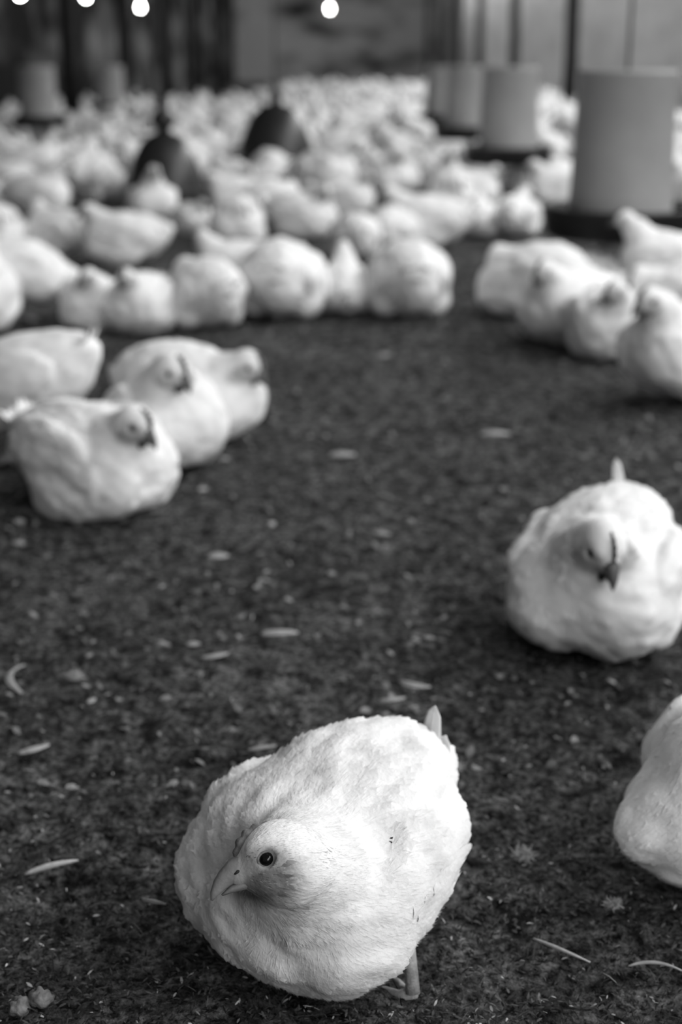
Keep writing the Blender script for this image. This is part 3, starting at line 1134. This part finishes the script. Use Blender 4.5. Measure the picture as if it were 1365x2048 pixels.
def drinker(x, y, s_, knob, label):
    r = empty('bell_drinker', (x, y, 0.045))
    tag(r, label, 'drinker', 'bell drinkers among the flock')
    mb = MB()
    mb.lathe([(p * s_, q * s_) for p, q in [(0.0, 0.33), (0.03, 0.33), (0.075, 0.315), (0.115, 0.275), (0.15, 0.21), (0.178, 0.13), (0.19, 0.075), (0.192, 0.06), (0.17, 0.055), (0.0, 0.05)]], 48, close=False)
    mb.build('bell', M['drinker'], r)
    mb = MB()
    mb.lathe([(p * s_, q * s_) for p, q in [(0.10, 0.0), (0.185, 0.0), (0.202, 0.02), (0.208, 0.07), (0.202, 0.076), (0.194, 0.068), (0.185, 0.024), (0.14, 0.02), (0.10, 0.05)]], 48, close=False)
    mb.build('trough', M['drinker'], r)
    mb = MB()
    if knob:
        mb.lathe([(0.0, 0.32), (0.03, 0.325), (0.03, 0.345), (0.05, 0.36), (0.06, 0.385), (0.05, 0.415), (0.03, 0.43), (0.026, 0.50), (0.0, 0.505)], 28, close=False)
    else:
        mb.lathe([(0.0, 0.325 * s_), (0.035, 0.33 * s_), (0.03, 0.39 * s_), (0.018, 0.41 * s_), (0.0, 0.412 * s_)], 28, close=False)
    mb.build('valve', M['drinker'], r)
    mb = MB()
    mb.tube([(0, 0, (0.50 if knob else 0.41 * s_)), (0, 0, 3.42)], [0.006, 0.006], n=8)
    mb.build('hose', M['rope'], r)
    SPOTS.append((x, y))


drinker(-0.845, 7.0, 1.0, True, 'dark bell drinker topped with a round knob, among resting birds')
drinker(-0.395, 8.9, 1.25, False, 'broad dark bell drinker without a knob, near the pale crowd of birds')


def bulb(x, y, z, label):
    r = empty('light_bulb', (x, y, z))
    tag(r, label, 'light bulb', 'lit bulbs along the shed')
    mb = MB()
    mb.lathe([(0.0, -0.032), (0.014, -0.030), (0.024, -0.018), (0.027, -0.002), (0.023, 0.016), (0.015, 0.034), (0.012, 0.055), (0.0, 0.055)], 24, close=False)
    mb.build('glass', M['bulb'], r)
    mb = MB()
    mb.lathe([(0.0, 0.05), (0.016, 0.05), (0.018, 0.10), (0.008, 0.115), (0.0, 0.115)], 16, close=False)
    mb.build('socket', M['feeder_tray'], r)
    mb = MB()
    mb.tube([(0, 0, 0.11), (0, 0, 3.46 - z)], [0.004, 0.004], n=6)
    mb.build('cord', M['rope'], r)


def sky_point(px, py, x):
    """height and distance of a point on the purlin line x seen at a pixel"""
    y = x * FPX / (px - 682.5)
    y = y / (math.cos(PITCH))  # near the horizon depth ~ y
    for _ in range(6):
        g = math.tan(PITCH - math.atan((1024 - py) / FPX))
        z = CAM_H - y * g
        dep = y * math.cos(PITCH) + (CAM_H - z) * math.sin(PITCH)
        y *= (x * FPX / (px - 682.5)) / dep
    return x, y, z


for px, py, x, lb in ((40, -12, -2.62, 'lit bulb farthest from the lone one, almost cut off by the top edge'), (172, -6, -2.62, 'lit bulb half cut off by the top edge, between two others'),
                      (281, 15, -2.62, 'lit bulb in full view at the inner end of the row of three'), (660, 18, -0.15, 'lone lit bulb hanging over the middle of the shed')):
    bulb(*sky_point(px, py, x), lb)


def post(x, y, w, label, group):
    mb = MB()
    n = 6
    for i in range(n):
        pass
    mb.tube([(x, y, -0.02), (x + 0.006, y, 0.8), (x - 0.004, y, 1.8), (x + 0.003, y, 3.5)], [w * 0.52, w * 0.5, w * 0.49, w * 0.47], n=14)
    o = mb.build('post', M['post'])
    tag(o, label, 'post', group)


names = ['thick dark post beside the largest tube feeder', 'dark post behind the second tube feeder', 'dark post behind the third tube feeder',
         'slim dark post, fourth along the pale curtain', 'slim dark post, fifth along the pale curtain', 'slim dark post, sixth and last along the pale curtain']
for i, y in enumerate((20.0, 26.6, 33.2, 39.8, 46.4, 53.0)):
    post(3.08, y, 0.18, names[i], 'posts along the pale curtain')
names = ['thick black post beside the dim feeder with the black tray', 'black post behind the smallest dim feeder', 'third black post along the dark boards', 'fourth black post along the dark boards', 'last black post along the dark boards']
for i, y in enumerate((16.7, 21.0, 26.0, 31.0, 37.0)):
    post(-3.04, y, 0.2, names[i], 'posts along the dark boards')

# ------------------------------------------------------------------ the crowd
rgc = random.Random(5)
SMALL = []
for kw, seed in ((dict(zc=0.085, head=(0.118, 0.0, 0.175)), 21), (dict(zc=0.085, head=(0.10, 0.03, 0.16), hf=(0.5, 0.8, -0.4), hump=0.012), 22),
                 (dict(zc=0.165, pitch=10, head=(0.125, 0.0, 0.285), stand=True), 23), (dict(zc=0.095, pitch=18, head=(0.115, 0.0, 0.235), neck=(0.07, 0, 0.05)), 24),
                 (dict(zc=0.155, pitch=-10, head=(0.2, 0.0, 0.09), hf=(0.6, 0.1, -0.8), stand=True), 25)):
    h = Hen(seed=float(seed), lump=1.4, **kw)
    SMALL.append(build_hen(h, 0.0095, None, level=0, comb_h=0.011, single=True, beak='beak_dark', legs=LEGS if kw.get('stand') else None))
pts = []
y = 7.4
tries = 0
cands = []
for _ in range(60000):
    u = rgc.random()
    y = 7.2 + (46 - 7.2) * u ** 1.5
    half = 0.255 * y + 0.2
    lo_x, hi_x = max(-4.1, -half), min(3.95, half)
    x = rgc.uniform(lo_x, hi_x)
    cands.append((x, y))
cands.sort(key=lambda c: c[1])
grid = {}


def clear(x, y, dmin):
    gx, gy = int(x // 0.8), int(y // 0.8)
    for a in range(gx - 1, gx + 2):
        for b in range(gy - 1, gy + 2):
            for qx, qy in grid.get((a, b), ()):
                if (qx - x) ** 2 + (qy - y) ** 2 < dmin * dmin:
                    return False
    return True


for x, y in SPOTS:
    grid.setdefault((int(x // 0.8), int(y // 0.8)), []).append((x, y))
BIG = [(f[0], f[1], 0.40) for f in FEEDERS] + [(-0.83, 7.05, 0.33), (-0.395, 8.9, 0.38)]
BIG += [(-2.5, 11.9, 0.5), (-2.4, 11.3, 0.4), (-2.45, 15.8, 0.4)]
BIG += [(3.08, y, 0.25) for y in (20.0, 26.6, 33.2, 39.8)] + [(-3.04, y, 0.25) for y in (16.7, 21.0, 26.0, 31.0, 37.0)]
rgc.shuffle(cands)
for x, y in cands:
    dmin = 0.315 + 0.009 * max(0, y - 8)
    if x < -1.5 and y > 24:
        continue
    if any((x - a) ** 2 + (y - b) ** 2 < (r + 0.02) ** 2 for a, b, r in BIG):
        continue
    if not clear(x, y, dmin):
        continue
    grid.setdefault((int(x // 0.8), int(y // 0.8)), []).append((x, y))
    pts.append((x, y))
pts.sort(key=lambda c: c[1])
N_ONE = 300 - len(MID) - 8
used = set()


def zone(x, y):
    if x < -1.3:
        return 'blurred white chicken in the dim crowd around the shaded feeders', 'chickens around the shaded feeders'
    if x > 1.45:
        return 'blurred bright chicken in the crowd between the feeder row and the pale curtain', 'chickens between the feeders and the curtain'
    if x > 0.35:
        return 'blurred bright chicken in the crowd along the row of grey feeders', 'chickens along the feeder row'
    return 'blurred pale chicken in the crowd around and beyond the bell drinkers', 'chickens beyond the drinkers'


for i, (x, y) in enumerate(pts[:N_ONE]):
    k = rgc.choices(range(5), (5, 3, 1.2, 2, 0.8))[0]
    o = SMALL[k] if k not in used else SMALL[k].copy()
    if k in used:
        COL.objects.link(o)
    used.add(k)
    o.location = (x, y, 0)
    o.rotation_euler = (0, 0, rgc.uniform(0, 2 * math.pi))
    s_ = rgc.uniform(0.9, 1.15)
    o.scale = (s_, s_, s_)
    lb, gp = zone(x, y)
    tag(o, lb, 'chicken', gp)
# the rest of the flock, too many and too far to tell apart
far = []
for kw, seed in ((dict(zc=0.085, head=(0.118, 0.0, 0.175)), 31), (dict(zc=0.095, pitch=18, head=(0.115, 0.0, 0.235), neck=(0.07, 0, 0.05)), 32), (dict(zc=0.165, pitch=10, head=(0.125, 0.0, 0.285), stand=True), 33)):
    h = Hen(seed=float(seed), lump=1.4, **kw)
    v, f = surface(h.sdf, (-0.2, -0.14, -0.004), (0.19, 0.14, 0.33), 0.019)
    far.append((v, f))
vs, fs, n0 = [], [], 0
for x, y in pts[N_ONE:]:
    v, f = far[rgc.choices((0, 1, 2), (4, 2, 1))[0]]
    a = rgc.uniform(0, 2 * math.pi)
    s_ = rgc.uniform(0.95, 1.2)
    c, s = math.cos(a) * s_, math.sin(a) * s_
    vs.append(v @ np.array([[c, s, 0], [-s, c, 0], [0, 0, s_]]) + (x, y, 0))
    fs.append(f + n0)
    n0 += len(v)
o = mesh_ob('distant_flock', np.concatenate(vs), np.concatenate(fs), M['feather'])
tag(o, 'distant mass of pale chickens filling the far end of the shed', 'chickens', kind='stuff')
print('crowd', len(pts), 'single', N_ONE)

# ------------------------------------------------------------------ things lying on the litter


def loose_feather(px, py, L, ang, W, curve, label, cat_='feather', mat='quill', name='feather', lift=0.004, thin=False):
    """L in metres, ang = direction on the ground in degrees, curve = sideways bend"""
    g = ground(px, py)
    z0 = float(height(np.array([g.x]), np.array([g.y]))[0]) + lift
    mb = MB()
    n = 10
    pts_, rad, sh = [], [], []
    for i in range(n + 1):
        t = i / n - 0.5
        p = Vector((t * L, curve * L * (4 * t * t - 0.5), 0.002 + 0.10 * L * (0.25 - t * t) * 2))
        pts_.append(p)
        s_ = i / n
        w = W * 0.5 * (math.sin(math.pi * min(1, 0.08 + 0.85 * s_ ** 0.8)) ** 0.8)
        rad.append((max(w, 0.0007), 0.0005 if not thin else max(w, 0.0006)))
    mb.tube(pts_, rad, n=10, up=(0, -0.35, 1))
    if not thin:
        mb.tube([p + Vector((0, 0, 0.0006)) for p in pts_], [0.0010 * (1 - 0.7 * i / n) for i in range(n + 1)], n=6)
    o = mb.build(name, M[mat])
    o.location = (g.x, g.y, z0)
    o.rotation_euler = (0, 0, math.radians(ang))
    tag(o, label, cat_, 'feathers lying on the litter' if cat_ == 'feather' else None)


def down_tuft(px, py, r, label, seed):
    g = ground(px, py)
    z0 = float(height(np.array([g.x]), np.array([g.y]))[0])
    rg = random.Random(seed)
    mb = MB()
    for i in range(170):
        a = rg.uniform(0, 2 * math.pi)
        e = rg.uniform(0.15, 1.3)
        d = Vector((math.cos(a) * math.cos(e), math.sin(a) * math.cos(e), math.sin(e)))
        l = r * rg.uniform(0.35, 0.95)
        sd = Vector((-d.y, d.x, -0.5)) * rg.uniform(-0.4, 0.4) * l
        b = Vector((rg.uniform(-0.4, 0.4) * r, rg.uniform(-0.25, 0.25) * r, 0.003))
        mb.tube([b, b + d * (l * 0.5) + sd * 0.3, b + d * l * 0.9 + sd - Vector((0, 0, 0.15 * l))], [0.0006, 0.0005, 0.0002], n=4)
    mb.ball((0, 0, r * 0.25), (r * 0.55, r * 0.4, r * 0.3), 10, 7)
    o = mb.build('down_tuft', M['quill'])
    o.location = (g.x, g.y, z0)
    tag(o, label, 'down', 'tufts of down on the litter')


LF = [
    (560, 1287, 0.046, 5, 0.011, 0.05, 'pale feather lying flat across the middle of the clearing, above the sharp chicken'),
    (432, 1331, 0.034, 25, 0.007, 0.15, 'small bent feather between the flat middle feather and the curled one'),
    (34, 1380, 0.078, -80, 0.010, 0.2, 'long curled pale feather near the picture edge'),
    (70, 1516, 0.034, 35, 0.008, 0.1, 'short feather slanting beside the long curled one, lower down'),
    (184, 1412, 0.014, 60, 0.006, 0.1, 'tiny feather just below a tuft of down'),
    (326, 1292, 0.022, -35, 0.007, 0.15, 'small pale feather slanting away, second from the bright speck'),
    (388, 1300, 0.016, 10, 0.008, 0.05, 'small bright speck of feather between two slanting ones'),
    (828, 1378, 0.038, -25, 0.009, 0.2, 'pale feather bent over behind the back of the sharp chicken'),
    (786, 1414, 0.030, 15, 0.006, 0.15, 'narrow feather just above the back of the sharp chicken'),
    (686, 916, 0.046, 0, 0.016, 0.05, 'blurred pale feather alone in the open clearing beyond the resting trio'),
    (992, 874, 0.056, 4, 0.016, 0.05, 'blurred grey feather out towards the upright chicken with wattles'),
    (545, 1058, 0.018, 75, 0.010, 0.0, 'bright stub of feather standing beside a dark hollow'),
    (763, 1083, 0.027, -35, 0.010, 0.2, 'short curved feather in the centre of the clearing'),
    (437, 1122, 0.030, 5, 0.014, 0.05, 'blurred white feather in front of the resting trio, largest there'),
    (407, 990, 0.018, 40, 0.010, 0.0, 'round pale scrap of feather beside the breast of the closest trio bird'),
    (40, 1057, 0.020, -20, 0.012, 0.0, 'pale scrap in the shadow below the closest trio bird'),
    (38, 1102, 0.022, -30, 0.011, 0.0, 'pale oval scrap lying under the scrap in shadow'),
    (450, 926, 0.018, 20, 0.009, 0.0, 'small pale scrap near the plump chicken in profile'),
    (858, 1288, 0.018, -20, 0.007, 0.1, 'small bright feather at the edge of the round chicken shadow'),
    (1090, 660, 0.032, 20, 0.016, 0.05, 'pale scrap of feather before the group below the large feeder'),
    (770, 712, 0.030, 10, 0.014, 0.05, 'dim scrap of feather in the open ground past the middle cluster'),
    (525, 1520, 0.030, 20, 0.005, 0.05, 'narrow feather pointing at the back of the sharp chicken'),
    (952, 1545, 0.012, -40, 0.006, 0.3, 'small curled scrap past the tuft of down at the tail'),
    (308, 1816, 0.022, -18, 0.004, 0.05, 'thin quill in the dark beside the breast of the sharp chicken'),
    (1180, 1000, 0.022, 10, 0.010, 0.1, 'pale scrap just behind the round chicken sitting alone'),
]
for i, (px, py, L, ang, W, cv, lb) in enumerate(LF):
    loose_feather(px, py, L, ang, W, cv, lb)
loose_feather(1310, 1938, 0.042, -8, 0.003, -0.12, 'thin curved quill lying near the bottom corner of the floor', thin=True)
loose_feather(105, 1749, 0.048, 28, 0.0055, 0.02, 'pale straight straw stalk lying on dark litter', 'straw', 'straw', 'straw', thin=True)
loose_feather(1122, 1905, 0.052, -38, 0.003, 0.05, 'dull long straw stalk beyond the shank of the sharp chicken', 'straw', 'straw', 'straw', lift=0.002, thin=True)
down_tuft(150, 1367, 0.014, 'tuft of down beside the long curled feather', 1)
down_tuft(905, 1540, 0.015, 'curly tuft of down at the tail of the sharp chicken', 2)
down_tuft(1046, 1712, 0.015, 'tuft of down between the sharp chicken and the bird cut by the edge', 3)
down_tuft(1225, 1818, 0.010, 'small tuft of down below the bird cut by the edge', 4)


def clump(px, py, r, label, seed):
    g = ground(px, py)
    z0 = float(height(np.array([g.x]), np.array([g.y]))[0])
    mb = MB()
    mb.ball((0, 0, 0), 1.0, 28, 18)
    V = np.array(mb.V)
    V = V * (1 + 0.5 * vnoise(V + seed, 1.7) + 0.35 * vnoise(V + seed, 4.5))[:, None] * np.array((r, r * 0.9, r * 0.8))
    o = mesh_ob('dropping', V, mb.F, M['clump'])
    o.location = (g.x, g.y, z0 + r * 0.6)
    tag(o, label, 'dropping', 'dried clumps on the litter')


clump(84, 2022, 0.0085, 'rounder and paler of two dried clumps in the bottom corner', 2)
clump(40, 2030, 0.0085, 'darker ragged dried clump beside the pale round one', 8)

# litter of husks, straw bits and down, too many to count
def litter():
    n = 90000
    rng = np.random.default_rng(3)
    y = 0.72 + 2.9 * rng.random(n) ** 1.7
    x = (rng.random(n) * 2 - 1) * (0.10 + 0.30 * y)
    free = np.ones(n, bool)
    for bx, by in SPOTS:
        free &= (x - bx) ** 2 + (y - by) ** 2 > 0.085 ** 2
    x, y = x[free], y[free]
    n = len(x)
    z = height(x, y)
    L = rng.uniform(0.0030, 0.0075, n)
    W = L * rng.uniform(0.18, 0.38, n)
    long_ = rng.random(n) < 0.05
    L[long_] *= rng.uniform(1.8, 3.5, long_.sum())
    W[long_] *= 0.5
    far_ = rng.random(n) < 0.07
    y[far_] = rng.uniform(1.2, 5.5, far_.sum())
    x[far_] = (rng.random(far_.sum()) * 2 - 1) * (0.10 + 0.27 * y[far_])
    z = height(x, y)
    L[far_] = rng.uniform(0.005, 0.016, far_.sum())
    W[far_] = L[far_] * 0.6
    a = rng.uniform(0, 2 * math.pi, n)
    el = rng.normal(0, 0.35, n)
    t = np.stack([np.cos(a) * np.cos(el), np.sin(a) * np.cos(el), np.sin(el)], 1)
    b = np.stack([-np.sin(a), np.cos(a), rng.normal(0, 0.5, n)], 1)
    b /= np.linalg.norm(b, axis=1)[:, None]
    nn = np.cross(t, b)
    nn[nn[:, 2] < 0] *= -1
    c = np.stack([x, y, z + 0.0002 + 0.0022 * rng.random(n)], 1)
    V = []
    for s_, w in ((-0.5, 0.15), (-0.1, 1), (0.3, 0.8), (0.5, 0.1)):
        for sd in (-1, 1):
            V.append(c + t * (s_ * L)[:, None] + b * (sd * w * W * 0.5)[:, None] + nn * ((0.25 - s_ * s_) * L * 0.35)[:, None])
    V = np.stack(V, 1).reshape(-1, 3)
    f = np.array([(0, 1, 3, 2), (2, 3, 5, 4), (4, 5, 7, 6)])
    F = (np.arange(n)[:, None, None] * 8 + f[None]).reshape(-1, 4)
    tone = 0.008 + 0.085 * rng.random(n) ** 2.4
    br = rng.random(n) < 0.035
    tone[br] = rng.uniform(0.2, 0.5, br.sum())
    tone[far_] = 0.03 + 0.30 * rng.random(far_.sum()) ** 3
    o = mesh_ob('litter', V, F, M['husk'], attrs={'tone': np.repeat(tone, 8)})
    tag(o, 'loose husks and chaff strewn over the dark floor', 'litter', kind='stuff')


litter()
